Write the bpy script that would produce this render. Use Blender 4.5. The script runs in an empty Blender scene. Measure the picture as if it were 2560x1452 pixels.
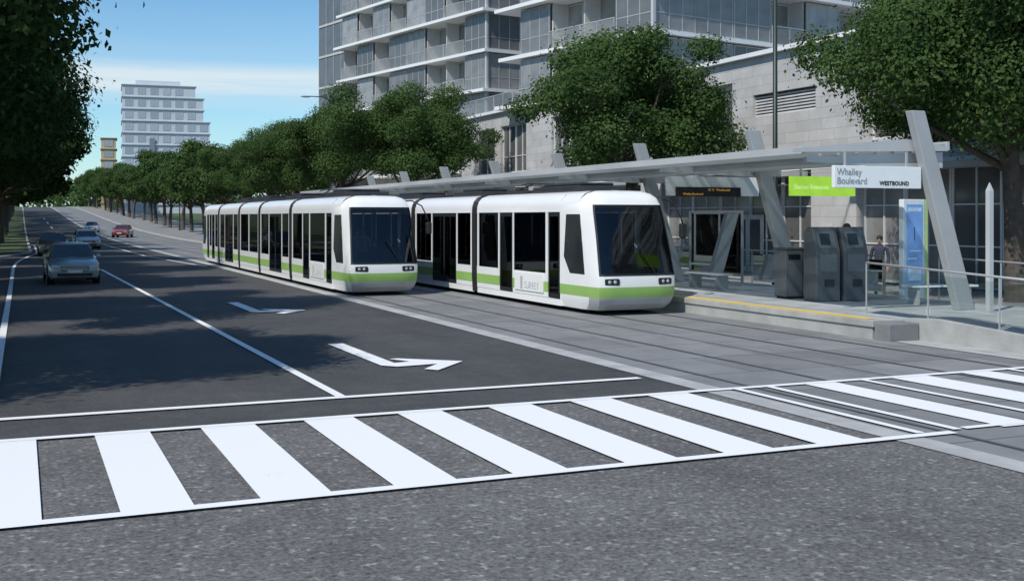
import bpy, math, random, numpy as np, bmesh
from mathutils import Vector, Matrix
random.seed(7); np.random.seed(7)
sc=bpy.context.scene; col=sc.collection
R=math.radians
# ------------------------------------------------------------------ terrain profile
YS=[-80,-20,0,14,40,80,110]+[110+20*i for i in range(1,20)]+[600,800,1500]
def _h(Y):
    t=max(0,min(1,(Y-110)/360)); return 6.3*t*t*(3-2*t)
YH=[_h(y) for y in YS]
def hz(Y): return float(np.interp(Y,YS,YH))
# ------------------------------------------------------------------ materials
MATS={}
def newmat(name):
    m=bpy.data.materials.new(name); m.use_nodes=True
    nt=m.node_tree; b=nt.nodes['Principled BSDF']; return m,nt,b
def N(nt,t,**k):
    n=nt.nodes.new(t)
    for a,v in k.items():
        if a in n.inputs.keys(): n.inputs[a].default_value=v
        else: setattr(n,a,v)
    return n
def mat(name,c,rough=.6,metal=0,var=.12,scale=2.0,bump=0,bscale=40,coat=0,spec=.5,detail=6,emit=0):
    if name in MATS: return MATS[name]
    m,nt,b=newmat(name); L=nt.links
    co=N(nt,'ShaderNodeTexCoord')
    no=N(nt,'ShaderNodeTexNoise',Scale=scale,Detail=detail,Roughness=.6)
    L.new(co.outputs['Object'],no.inputs['Vector'])
    mr=N(nt,'ShaderNodeMapRange'); mr.inputs['To Min'].default_value=1-var; mr.inputs['To Max'].default_value=1+var
    mr.inputs['From Min'].default_value=.3; mr.inputs['From Max'].default_value=.7
    L.new(no.outputs['Fac'],mr.inputs['Value'])
    mx=N(nt,'ShaderNodeVectorMath',operation='SCALE'); mx.inputs[0].default_value=c[:3]
    L.new(mr.outputs[0],mx.inputs['Scale']); L.new(mx.outputs[0],b.inputs['Base Color'])
    b.inputs['Roughness'].default_value=rough; b.inputs['Metallic'].default_value=metal
    b.inputs['Coat Weight'].default_value=coat; b.inputs['Specular IOR Level'].default_value=spec
    if emit: L.new(mx.outputs[0],b.inputs['Emission Color']); b.inputs['Emission Strength'].default_value=emit
    if bump:
        n2=N(nt,'ShaderNodeTexNoise',Scale=bscale,Detail=4); L.new(co.outputs['Object'],n2.inputs['Vector'])
        bp=N(nt,'ShaderNodeBump',Strength=bump,Distance=.02); L.new(n2.outputs['Fac'],bp.inputs['Height']); L.new(bp.outputs[0],b.inputs['Normal'])
    MATS[name]=m; return m
def asphalt(name,base,patch=.25,speck=.5,fs=26,fleck=.8):
    m,nt,b=newmat(name); L=nt.links
    co=N(nt,'ShaderNodeTexCoord')
    big=N(nt,'ShaderNodeTexNoise',Scale=.35,Detail=5,Roughness=.6); L.new(co.outputs['Object'],big.inputs['Vector'])
    mp=N(nt,'ShaderNodeMapping'); mp.inputs['Scale'].default_value=(1,.12,1); L.new(co.outputs['Object'],mp.inputs['Vector'])
    wr=N(nt,'ShaderNodeTexNoise',Scale=1.2,Detail=3); L.new(mp.outputs[0],wr.inputs['Vector'])
    fn=N(nt,'ShaderNodeTexNoise',Scale=fs,Detail=4,Roughness=.75); L.new(co.outputs['Object'],fn.inputs['Vector'])
    vo=N(nt,'ShaderNodeTexNoise',Scale=fs*.55,Detail=2,Roughness=.5); L.new(co.outputs['Object'],vo.inputs['Vector'])
    md=N(nt,'ShaderNodeTexNoise',Scale=3.0,Detail=4,Roughness=.6); L.new(co.outputs['Object'],md.inputs['Vector'])
    def mr(src,a,b_,f0=.3,f1=.7):
        n=N(nt,'ShaderNodeMapRange'); n.inputs['From Min'].default_value=f0; n.inputs['From Max'].default_value=f1
        n.inputs['To Min'].default_value=a; n.inputs['To Max'].default_value=b_; L.new(src,n.inputs['Value']); return n.outputs[0]
    def mul(a,b_):
        n=N(nt,'ShaderNodeMath',operation='MULTIPLY'); L.new(a,n.inputs[0]); L.new(b_,n.inputs[1]); return n.outputs[0]
    f=mul(mul(mr(big.outputs['Fac'],1-patch,1+patch),mr(wr.outputs['Fac'],.9,1.1)),mr(fn.outputs['Fac'],1-speck,1+speck))
    f=mul(f,mr(vo.outputs['Fac'],1.0,1+fleck,.58,.70)); f=mul(f,mr(md.outputs['Fac'],.86,1.14))
    mx=N(nt,'ShaderNodeVectorMath',operation='SCALE'); mx.inputs[0].default_value=base
    L.new(f,mx.inputs['Scale']); L.new(mx.outputs[0],b.inputs['Base Color'])
    b.inputs['Roughness'].default_value=.85
    bp=N(nt,'ShaderNodeBump',Strength=.6,Distance=.012); L.new(fn.outputs['Fac'],bp.inputs['Height']); L.new(bp.outputs[0],b.inputs['Normal'])
    return m
def brickmat(name,c,mortar,bw,bh,ms=.02,rough=.7,axis='xy',var=.15,off=.5,stain=.25):
    m,nt,b=newmat(name); L=nt.links
    co=N(nt,'ShaderNodeTexCoord'); v=co.outputs['Object']
    if axis!='xy':
        sp=N(nt,'ShaderNodeSeparateXYZ'); L.new(v,sp.inputs[0]); cb=N(nt,'ShaderNodeCombineXYZ')
        L.new(sp.outputs['Y' if axis=='yz' else 'X'],cb.inputs[0]); L.new(sp.outputs['Z'],cb.inputs[1]); v=cb.outputs[0]
    br=N(nt,'ShaderNodeTexBrick'); br.offset=off
    br.inputs['Scale'].default_value=1; br.inputs['Brick Width'].default_value=bw; br.inputs['Row Height'].default_value=bh
    br.inputs['Mortar Size'].default_value=ms; br.inputs['Mortar Smooth'].default_value=.2
    br.inputs['Color1'].default_value=(*[x*(1-var) for x in c],1); br.inputs['Color2'].default_value=(*[x*(1+var) for x in c],1)
    br.inputs['Mortar'].default_value=(*mortar,1); L.new(v,br.inputs['Vector'])
    no=N(nt,'ShaderNodeTexNoise',Scale=.8,Detail=8,Roughness=.65); L.new(co.outputs['Object'],no.inputs['Vector'])
    mr=N(nt,'ShaderNodeMapRange'); mr.inputs['To Min'].default_value=1-stain; mr.inputs['To Max'].default_value=1+stain
    mr.inputs['From Min'].default_value=.3; mr.inputs['From Max'].default_value=.7; L.new(no.outputs['Fac'],mr.inputs['Value'])
    mx=N(nt,'ShaderNodeVectorMath',operation='SCALE'); L.new(br.outputs['Color'],mx.inputs[0]); L.new(mr.outputs[0],mx.inputs['Scale'])
    L.new(mx.outputs[0],b.inputs['Base Color']); b.inputs['Roughness'].default_value=rough
    return m
def paint(name,c,wear=.47):
    m,nt,b=newmat(name); L=nt.links
    co=N(nt,'ShaderNodeTexCoord'); n=N(nt,'ShaderNodeTexNoise',Scale=30,Detail=5,Roughness=.75); L.new(co.outputs['Object'],n.inputs['Vector'])
    n2=N(nt,'ShaderNodeTexNoise',Scale=1.2,Detail=4); L.new(co.outputs['Object'],n2.inputs['Vector'])
    ad=N(nt,'ShaderNodeMath',operation='ADD'); L.new(n.outputs['Fac'],ad.inputs[0]); L.new(n2.outputs['Fac'],ad.inputs[1])
    cr=N(nt,'ShaderNodeValToRGB'); cr.color_ramp.elements[0].position=wear*1.0-.06; cr.color_ramp.elements[0].color=(.2,.2,.2,1)
    cr.color_ramp.elements[1].position=wear*1.0; cr.color_ramp.elements[1].color=(*c,1)
    hf=N(nt,'ShaderNodeMath',operation='MULTIPLY'); hf.inputs[1].default_value=.5; L.new(ad.outputs[0],hf.inputs[0]); L.new(hf.outputs[0],cr.inputs[0])
    L.new(cr.outputs[0],b.inputs['Base Color']); b.inputs['Roughness'].default_value=.65; return m
def glass(name,tint=(.3,.33,.35),gloss=.12,rough=.02,gc=(.9,.93,.95),ior=1.45):
    m=bpy.data.materials.new(name); m.use_nodes=True; nt=m.node_tree; nt.nodes.clear(); L=nt.links
    o=N(nt,'ShaderNodeOutputMaterial'); t=N(nt,'ShaderNodeBsdfTransparent'); t.inputs[0].default_value=(*tint,1)
    g=N(nt,'ShaderNodeBsdfGlossy'); g.inputs['Roughness'].default_value=rough; g.inputs['Color'].default_value=(*gc,1)
    fr=N(nt,'ShaderNodeFresnel'); fr.inputs['IOR'].default_value=ior
    ad=N(nt,'ShaderNodeMath',operation='ADD'); ad.inputs[1].default_value=gloss; L.new(fr.outputs[0],ad.inputs[0])
    mx=N(nt,'ShaderNodeMixShader'); L.new(ad.outputs[0],mx.inputs[0]); L.new(t.outputs[0],mx.inputs[1]); L.new(g.outputs[0],mx.inputs[2])
    L.new(mx.outputs[0],o.inputs[0]); return m
def frosted(name,c,fac,tc=(.9,.95,.95)):
    m=bpy.data.materials.new(name); m.use_nodes=True; nt=m.node_tree; L=nt.links; b=nt.nodes['Principled BSDF']; o=nt.nodes['Material Output']
    b.inputs['Base Color'].default_value=(*c,1); b.inputs['Roughness'].default_value=.3
    t=N(nt,'ShaderNodeBsdfTransparent'); t.inputs[0].default_value=(*tc,1); tr=N(nt,'ShaderNodeBsdfTranslucent'); tr.inputs[0].default_value=(.8,.83,.82,1)
    m0=N(nt,'ShaderNodeMixShader'); m0.inputs[0].default_value=.5; L.new(b.outputs[0],m0.inputs[1]); L.new(tr.outputs[0],m0.inputs[2])
    mx=N(nt,'ShaderNodeMixShader'); mx.inputs[0].default_value=fac; L.new(m0.outputs[0],mx.inputs[1]); L.new(t.outputs[0],mx.inputs[2]); L.new(mx.outputs[0],o.inputs[0]); return m
def bglass(name,lo,hi,rough=.2,spec=.6):
    m,nt,b=newmat(name); L=nt.links
    oi=N(nt,'ShaderNodeObjectInfo'); cr=N(nt,'ShaderNodeValToRGB')
    cr.color_ramp.elements[0].color=(*lo,1); cr.color_ramp.elements[1].color=(*hi,1)
    co=N(nt,'ShaderNodeTexCoord'); no=N(nt,'ShaderNodeTexNoise',Scale=.9,Detail=3); L.new(co.outputs['Object'],no.inputs['Vector'])
    ad=N(nt,'ShaderNodeMath',operation='MULTIPLY'); L.new(oi.outputs['Random'],ad.inputs[0]); L.new(no.outputs['Fac'],ad.inputs[1])
    m2=N(nt,'ShaderNodeMath',operation='MULTIPLY'); m2.inputs[1].default_value=1.8; L.new(ad.outputs[0],m2.inputs[0])
    L.new(m2.outputs[0],cr.inputs[0]); L.new(cr.outputs[0],b.inputs['Base Color'])
    b.inputs['Roughness'].default_value=rough; b.inputs['Specular IOR Level'].default_value=spec
    return m
def leafmat(name,dark,light,tl=.32):
    m=bpy.data.materials.new(name); m.use_nodes=True; nt=m.node_tree; L=nt.links; b=nt.nodes['Principled BSDF']; o=nt.nodes['Material Output']
    g=N(nt,'ShaderNodeNewGeometry'); cr=N(nt,'ShaderNodeValToRGB')
    cr.color_ramp.elements[0].color=(*dark,1); cr.color_ramp.elements[1].color=(*light,1)
    co=N(nt,'ShaderNodeTexCoord'); no=N(nt,'ShaderNodeTexNoise',Scale=.7,Detail=3); L.new(co.outputs['Object'],no.inputs['Vector'])
    ad=N(nt,'ShaderNodeMath',operation='MULTIPLY_ADD'); ad.inputs[1].default_value=.30; L.new(g.outputs['Random Per Island'],ad.inputs[0])
    s=N(nt,'ShaderNodeMapRange'); s.inputs['From Min'].default_value=.3; s.inputs['From Max'].default_value=.72; s.inputs['To Max'].default_value=.75
    L.new(no.outputs['Fac'],s.inputs['Value']); L.new(s.outputs[0],ad.inputs[2]); L.new(ad.outputs[0],cr.inputs[0])
    L.new(cr.outputs[0],b.inputs['Base Color']); b.inputs['Roughness'].default_value=.75; b.inputs['Specular IOR Level'].default_value=.08
    t=N(nt,'ShaderNodeBsdfTranslucent'); L.new(cr.outputs[0],t.inputs[0])
    mx=N(nt,'ShaderNodeMixShader'); mx.inputs[0].default_value=tl; L.new(b.outputs[0],mx.inputs[1]); L.new(t.outputs[0],mx.inputs[2]); L.new(mx.outputs[0],o.inputs[0])
    return m

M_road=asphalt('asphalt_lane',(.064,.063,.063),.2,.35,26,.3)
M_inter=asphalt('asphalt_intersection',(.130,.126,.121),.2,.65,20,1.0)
M_white=paint('road_paint_white',(.86,.86,.85),.37)
M_yellow=paint('tactile_yellow',(.82,.53,.03),.34)
M_track=brickmat('track_concrete',(.215,.215,.215),(.12,.12,.12),3.1,1.9,.025,.75,'xy',.12,.5,.2)
M_band=mat('kerb_concrete',(.42,.42,.41),.8,var=.2,scale=1.5,bump=.2)
M_rail=mat('rail_steel',(.20,.20,.20),.45,.3)
M_groove=mat('rail_groove',(.095,.095,.095),.8)
M_pave=brickmat('sidewalk_paving',(.25,.25,.245),(.16,.16,.16),1.2,1.2,.012,.8,'xy',.08,0)
M_plat=brickmat('platform_paving',(.40,.42,.42),(.28,.30,.30),.6,.6,.01,.6,'xy',.1)
M_conc=mat('cast_concrete',(.38,.38,.36),.8,var=.2,scale=1.2,bump=.25,bscale=15)
M_concd=mat('dark_concrete',(.20,.20,.20),.8,var=.2,scale=1.5)
M_joint=mat('joint_filler',(.14,.14,.14),.8,var=.2,scale=1.5)
M_grass=mat('grass',(.065,.09,.035),.9,var=.5,scale=3,bump=.6,bscale=60)
M_steel=mat('canopy_paint',(.50,.51,.51),.45,.1,var=.07,scale=.8)
M_steel2=mat('canopy_column_paint',(.40,.41,.41),.45,.1,var=.08,scale=1)
M_hand=mat('handrail_metal',(.40,.41,.41),.4,.2,var=.08)
M_roofp=frosted('canopy_frosted_glass',(.52,.55,.55),.48)
M_tw=mat('tram_white_paint',(.86,.86,.85),.26,0,var=.03,scale=.6,coat=.3)
M_tg=mat('tram_green_paint',(.30,.50,.13),.4,0,var=.08,scale=.8,coat=.15)
M_ts=mat('tram_silver_bumper',(.42,.43,.43),.4,.1,var=.08)
M_blk=mat('black_rubber',(.012,.012,.013),.6,var=.2)
M_dk=mat('dark_metal',(.04,.042,.045),.5,.3,var=.2)
M_int=mat('tram_interior',(.38,.35,.32),.7)
M_seat=mat('seat_fabric',(.08,.10,.16),.8)
M_tglass=glass('tram_tinted_glass',(.40,.37,.34),.02,.02,(.8,.8,.8),1.22)
M_dglass=glass('tram_door_glass',(.20,.185,.17),.015,.02,(.8,.8,.8),1.22)
M_cabglass=mat('cab_side_glass',(.032,.036,.038),.12,0,var=.4,scale=.6,spec=.45)
M_wglass=glass('windshield_glass',(.46,.48,.52),.035,.02,(.85,.88,.92),1.35)
M_clear=glass('balustrade_glass',(.80,.87,.85),.06)
M_lamp=mat('headlamp_lens',(.48,.50,.52),.15,.3,var=.1,scale=20)
M_stone=brickmat('podium_stone',(.49,.48,.46),(.37,.365,.35),1.5,.42,.014,.8,'yz',.07,.5,.14)
M_slab=mat('balcony_slab_white',(.80,.80,.79),.6,var=.05,scale=.5)
M_core=mat('facade_grey_panel',(.50,.50,.49),.6,var=.1,scale=.5)
M_frame=mat('window_frame_grey',(.42,.42,.42),.5,.1)
M_framel=mat('window_frame_light',(.62,.62,.61),.5)
M_bg=bglass('apartment_glass',(.09,.095,.095),(.34,.34,.335))
M_bgd=bglass('curtain_wall_glass',(.07,.075,.085),(.13,.135,.145))
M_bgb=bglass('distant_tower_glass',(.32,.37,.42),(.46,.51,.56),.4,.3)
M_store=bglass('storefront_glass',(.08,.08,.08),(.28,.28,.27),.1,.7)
M_hazew=mat('distant_hazed_concrete',(.55,.59,.63),.8,var=.05,scale=.2)  # bluish distance haze mixed into the wall colour
M_beige=mat('distant_beige_brick',(.50,.40,.24),.8,var=.1,scale=.3)
M_trunk=mat('bark',(.09,.07,.055),.9,var=.35,scale=4,bump=.6,bscale=12)
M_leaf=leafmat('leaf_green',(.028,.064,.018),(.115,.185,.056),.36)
M_leaf_shaded=leafmat('leaf_green_shaded',(.013,.032,.011),(.055,.098,.028),.28)  # darker leaf copy: shaded side of the left trees put into the colour
M_mach=mat('machine_grey',(.12,.125,.13),.55,.05,var=.1)
M_machl=mat('machine_light_panel',(.17,.175,.18),.5,.05)
M_screen=mat('machine_screen',(.03,.045,.05),.2,var=.3)
M_txtg=mat('sign_text_grey',(.30,.33,.33),.6)
M_txtf=mat('tram_text_faint_grey',(.46,.46,.46),.6)
M_txtb=mat('sign_text_black',(.01,.01,.01),.6)
M_sign=mat('sign_white',(.80,.82,.81),.4,var=.03)
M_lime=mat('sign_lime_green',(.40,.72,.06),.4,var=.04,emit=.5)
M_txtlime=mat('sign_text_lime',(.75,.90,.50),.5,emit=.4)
M_led=mat('led_amber',(.8,.38,.07),.5,emit=.25)
M_blue=mat('map_panel_blue',(.12,.25,.50),.15,var=.45,scale=1.3,emit=.4)
M_bluel=mat('map_panel_pale_blue',(.36,.50,.66),.2,var=.3,scale=4,emit=.25)
M_pale=mat('map_panel_frame',(.74,.80,.82),.3)

# ------------------------------------------------------------------ mesh builder
class MB:
    def __init__(s): s.v=[]; s.f=[]; s.m=[]
    def face(s,pts,m=0):
        n=len(s.v); s.v+= [tuple(p) for p in pts]; s.f.append(list(range(n,n+len(pts)))); s.m.append(m)
    def box(s,x0,x1,y0,y1,z0,z1,m=0):
        n=len(s.v); s.v+=[(x0,y0,z0),(x1,y0,z0),(x1,y1,z0),(x0,y1,z0),(x0,y0,z1),(x1,y0,z1),(x1,y1,z1),(x0,y1,z1)]
        for q in ((3,2,1,0),(4,5,6,7),(0,1,5,4),(1,2,6,5),(2,3,7,6),(3,0,4,7)):
            s.f.append([n+i for i in q]); s.m.append(m)
    def loft(s,rings,m=0,closed=True,cap=True):
        n=len(s.v); k=len(rings[0])
        for r in rings: s.v+=[tuple(p) for p in r]
        for i in range(len(rings)-1):
            for j in range(k if closed else k-1):
                a=n+i*k+j; b=n+i*k+(j+1)%k; s.f.append([a,b,b+k,a+k]); s.m.append(m)
        if cap and closed:
            s.f.append([n+j for j in range(k)][::-1]); s.m.append(m)
            s.f.append([n+(len(rings)-1)*k+j for j in range(k)]); s.m.append(m)
    def prism(s,pts,axis,a0,a1,m=0):
        def P(p,a): return (a,p[0],p[1]) if axis=='x' else ((p[0],a,p[1]) if axis=='y' else (p[0],p[1],a))
        s.loft([[P(p,a0) for p in pts],[P(p,a1) for p in pts]],m)
    def tube(s,pts,rad,n=8,m=0):
        rings=[]
        for i,p in enumerate(pts):
            p=Vector(p); d=(Vector(pts[min(i+1,len(pts)-1)])-Vector(pts[max(i-1,0)])).normalized()
            a=d.cross(Vector((0,0,1)))
            if a.length<.05: a=d.cross(Vector((0,1,0)))
            a.normalize(); b=d.cross(a)
            r=rad[i] if hasattr(rad,'__len__') else rad
            rings.append([tuple(p+a*r*math.cos(t)+b*r*math.sin(t)) for t in [2*math.pi*j/n for j in range(n)]])
        s.loft(rings,m)
    def disc(s,c,axis,r,t,n=20,m=0):
        c=Vector(c); ax={'x':Vector((1,0,0)),'y':Vector((0,1,0)),'z':Vector((0,0,1))}[axis]
        s.tube([c-ax*t/2,c+ax*t/2],r,n,m)
    def sphere(s,c,r,m=0,nu=12,nv=8):
        rings=[]
        for i in range(nv+1):
            t=math.pi*i/nv; t=min(max(t,.02),math.pi-.02)
            rings.append([(c[0]+r[0]*math.sin(t)*math.cos(2*math.pi*j/nu),c[1]+r[1]*math.sin(t)*math.sin(2*math.pi*j/nu),c[2]+r[2]*math.cos(t)) for j in range(nu)])
        s.loft(rings,m)
    def obj(s,name,mats,parent=None,loc=(0,0,0),smooth=False,bevel=0,rot=None,fix=True):
        me=bpy.data.meshes.new(name); me.from_pydata(s.v,[],s.f)
        for mm in (mats if isinstance(mats,(list,tuple)) else [mats]): me.materials.append(mm)
        me.polygons.foreach_set('material_index',s.m)
        if fix:
            bm=bmesh.new(); bm.from_mesh(me); bmesh.ops.recalc_face_normals(bm,faces=bm.faces); bm.to_mesh(me); bm.free()
        if smooth: me.polygons.foreach_set('use_smooth',[True]*len(me.polygons))
        o=bpy.data.objects.new(name,me); col.objects.link(o); o.location=loc
        if rot: o.rotation_euler=rot
        if parent: o.parent=parent
        if bevel:
            b=o.modifiers.new('b','BEVEL'); b.width=bevel; b.segments=2; b.limit_method='ANGLE'
        return o
def thing(name,label,cat,loc=(0,0,0),rz=0,group=None):
    o=bpy.data.objects.new(name,None); col.objects.link(o); o.location=loc; o.rotation_euler=(0,0,rz)
    o.empty_display_size=.2; tag(o,label,cat,group); return o
def tag(o,label,cat,group=None,kind=None):
    o['label']=label; o['category']=cat
    if group: o['group']=group
    if kind: o['kind']=kind
    return o
def dup(root,loc,rz=None):
    def cp(o,par):
        n=o.copy(); col.objects.link(n)
        if par: n.parent=par
        for c in list(o.children): cp(c,n)
        return n
    n=cp(root,None); n.location=loc
    if rz is not None: n.rotation_euler=(0,0,rz)
    return n
def place(o,parent,loc,rz=0,scale=None):
    n=o.copy(); col.objects.link(n); n.parent=parent; n.location=loc; n.rotation_euler=(0,0,rz)
    if scale: n.scale=scale
    return n
def txt(body,size,m,parent,loc,rot,align='LEFT',bold=0,name='lettering',space=1):
    cu=bpy.data.curves.new(name,'FONT'); cu.body=body; cu.size=size; cu.align_x=align; cu.extrude=.003; cu.offset=bold; cu.space_character=space
    t=bpy.data.objects.new('tmp',cu); col.objects.link(t); dg=bpy.context.evaluated_depsgraph_get()
    me=bpy.data.meshes.new_from_object(t.evaluated_get(dg)); bpy.data.objects.remove(t)
    me.materials.clear(); me.materials.append(m); me.name=name
    o=bpy.data.objects.new(name,me); col.objects.link(o); o.location=loc; o.rotation_euler=rot
    if parent: o.parent=parent
    return o
def struct(o,label,cat='ground'): tag(o,label,cat,kind='structure'); return o
def strip(name,x0,x1,y0,y1,dz,m,label,cat='road'):
    ys=[y0]+[y for y in YS if y0<y<y1]+[y1]; b=MB()
    for y in ys: b.v+=[(x0,y,hz(y)+dz),(x1,y,hz(y)+dz)]
    for i in range(len(ys)-1): b.f.append([2*i,2*i+1,2*i+3,2*i+2]); b.m.append(0)
    o=b.obj(name,m,fix=False); return struct(o,label,cat)

# ------------------------------------------------------------------ ground
strip('ground',-900,900,-80,1500,0,M_grass,'broad grassy ground reaching the horizon','ground')
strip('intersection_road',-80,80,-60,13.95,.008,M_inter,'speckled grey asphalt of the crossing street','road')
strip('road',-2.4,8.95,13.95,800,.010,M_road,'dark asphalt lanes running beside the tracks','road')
strip('trackway',9.35,16.0,-40,800,.014,M_track,'grey concrete tram trackway with embedded rails','trackway')
strip('apron',16.22,34,13.96,18.3,.012,M_conc,'plain concrete apron beside the ramp foot','pavement')
strip('concrete_edge_band',8.95,9.35,-40,800,.018,M_band,'pale concrete band between asphalt and trackway','kerb')
for cx in (10.55,14.35):
    for s in (-1,1):
        strip('rail_groove',cx+s*.7175-.055,cx+s*.7175+.055,-40,500,.020,M_groove,'dark flangeway groove beside the rail','rail')
        strip('rail',cx+s*.7175-.03,cx+s*.7175+.03,-40,500,.026,M_rail,'steel tram rail set flush in concrete','rail')
strip('trackway_joint',12.49,12.55,-40,500,.021,M_joint,'dark joint line in the concrete trackway','trackway')
def slab(name,x0,x1,y0,y1,h,m,label,cat):
    ys=[y0]+[y for y in YS if y0<y<y1]+[y1]; b=MB()
    rings=[[(x0,y,hz(y)-.05),(x1,y,hz(y)-.05),(x1,y,hz(y)+h),(x0,y,hz(y)+h)] for y in ys]
    b.loft(rings); return struct(b.obj(name,m),label,cat)
slab('kerb',15.95,16.15,68.05,620,.16,M_band,'pale concrete kerb along the pavement','kerb')
slab('pavement',16.15,28.2,68.05,620,.14,M_pave,'grey paved pavement under the street trees','pavement')
slab('pavement',21.55,28.2,14.3,68.04,.14,M_pave,'grey paved pavement behind the tram stop','pavement')
slab('kerb',-2.6,-2.4,16,620,.14,M_band,'concrete kerb beside the grass verge','kerb')
slab('pavement',-9.5,-7.5,16,620,.06,M_pave,'narrow concrete footpath in the grass','pavement')
slab('verge',-2.39,.55,86,620,.10,M_grass,'grass verge narrowing the road','verge')
slab('kerb',.551,.75,86,620,.13,M_band,'pale kerb bordering the grass verge','kerb')
b=MB(); b.prism([(-2.39,70),(-2.1,71),(-.4,79),(.55,85.99),(-2.39,85.99)],'z',.0,.10); struct(b.obj('verge',M_grass),'tapering tip of the grass verge','verge')
b=MB(); b.prism([(-2.1,71),(-2.0,70.8),(-.22,78.8),(.75,85.98),(.551,85.99),(-.4,79)],'z',.0,.13); struct(b.obj('kerb',M_band),'pale kerb curving round the verge tip','kerb')
strip('kerb',15.98,16.22,6.0,17.7,.024,M_band,'flush pale kerb line near the platform ramp','kerb')

# ------------------------------------------------------------------ markings
def marking(pts,name,label,z=.030):
    b=MB(); b.face([(x,y,z) for x,y in pts]); o=b.obj(name,M_white,fix=False)
    if o.data.polygons[0].normal.z<0: o.data.flip_normals()
    return struct(o,label,'road marking')
def lineseg(p,q,w,name,label,z=.030):
    p=Vector(p);q=Vector(q);d=(q-p).normalized();n=Vector((-d.y,d.x))*w/2
    return marking([p+n,p-n,q-n,q+n],name,label,z)
def polyline(pts,w,name,label,z=.030):
    b=MB(); L_=[];R_=[]
    for i,p in enumerate(pts):
        p=Vector(p); d=(Vector(pts[min(i+1,len(pts)-1)])-Vector(pts[max(i-1,0)])).normalized(); n=Vector((-d.y,d.x))*w/2
        L_.append(((p-n).x,(p-n).y,z)); R_.append(((p+n).x,(p+n).y,z))
    b.loft([L_,R_],0,closed=False,cap=False); o=b.obj(name,M_white,fix=False)
    if o.data.polygons[0].normal.z<0: o.data.flip_normals()
    return struct(o,label,'road marking')
Y0,Y1=9.93,13.72
lineseg((-14,Y1),(22,Y1),.15,'crosswalk_line','white line edging the crosswalk',.034)
lineseg((-14,Y0),(9.85,Y0),.15,'crosswalk_line','white line edging the crosswalk',.034)
lineseg((10.15,Y0+.15),(24,Y0+.15),.12,'crosswalk_line','white line edging the crosswalk',.034)
whites=[(.16-.61-1.21*i,.16-1.21*i) for i in range(0,9)]+[(.77,1.37),(1.94,2.57),(3.16,3.78),(4.36,4.94),(5.59,6.2),(6.78,7.4),(7.98,8.62),
        (10.66,11.21),(12.30,13.0),(13.72,14.3),(15.25,15.85),(16.9,17.5),(18.2,18.8),(19.5,20.1)]
for a,b_ in whites:
    marking([(a,Y0+.02),(b_,Y0+.02),(b_,Y1-.02),(a,Y1-.02)],'crosswalk_stripe','wide white painted crosswalk bar',.031)
for x in (9.46,10.02,11.75,14.75):
    lineseg((x,Y0+.1),(x,Y1),.12,'crosswalk_line','thin white line along the track crossing',.036)
lineseg((-2.3,15.22),(8.75,15.22),.17,'stop_line','thin white stop line across the lanes')
lineseg((4.06,15.3),(3.86,30),.14,'lane_line','white line dividing the two lanes')
lineseg((3.86,30),(3.5,57),.14,'lane_line','white line dividing the two lanes')
lineseg((4.3,75),(4.2,108),.14,'lane_line','white line dividing the two lanes')
polyline([(-.36,17),(-.32,40),(-.32,60),(-.2,67),(.1,73),(.6,79),(1.05,84),(1.1,95),(1.1,108)],.14,'edge_line','white edge line curving beside the verge')
lineseg((8.55,58),(7.3,75),.14,'edge_line','white line tapering beside the tracks')
lineseg((7.3,75),(6.9,108),.14,'edge_line','white line tapering beside the tracks')
for i in range(5):
    strip('lane_line',4.4,4.6,125+i*30,137+i*30,.03,M_white,'white dash dividing far lanes','road marking')
def arrow(y):
    b=MB(); z=.031
    pts=[(5.50,y+3.7),(5.80,y+3.7),(5.82,y+.42),(6.12,y+.50),(5.90,y+.98),(6.06,y+1.0),(6.98,y+.20),(6.20,y-.72),(6.04,y-.50),(6.46,y+.04),(5.72,y-.05),(5.52,y+.2)]
    b.face([(px,py,z) for px,py in pts]); o=b.obj('turn_arrow',M_white,fix=False)
    if o.data.polygons[0].normal.z<0: o.data.flip_normals()
    struct(o,'white painted turn arrow on the asphalt','road marking')
arrow(18.0); arrow(29.7)

# ------------------------------------------------------------------ platform
P=thing('station_platform','low concrete tram platform with yellow edge strip','platform',(0,0,0))
b=MB(); b.box(16.12,21.5,18.35,68,0,.26); b.obj('platform_base',M_concd,P)
b=MB(); b.box(15.90,21.5,18.2,68,.26,.40,0); b.obj('platform_edge_slab',M_conc,P,bevel=.015)
b=MB(); b.box(15.94,16.118,18.25,68,0,.258,0); b.obj('platform_kerb',M_conc,P)
b=MB(); b.box(15.93,16.7,17.75,18.19,0,.36); b.obj('end_block',M_concd,P,bevel=.02)
b=MB(); b.face([(16.6,18.3,.405),(21.4,18.3,.405),(21.4,68,.405),(16.6,68,.405)]); b.obj('platform_floor',M_plat,P,fix=False)
b=MB(); b.face([(15.97,18.5,.405),(16.22,18.5,.405),(16.22,68,.405),(15.97,68,.405)]); b.obj('yellow_warning_strip',M_yellow,P,fix=False)
b=MB(); b.prism([(18.19,0),(18.19,.42),(17.4,.46),(15.3,.34),(14.0,.22),(14.0,0)],'x',16.72,21.5); b.obj('ramp',M_conc,P)
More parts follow.
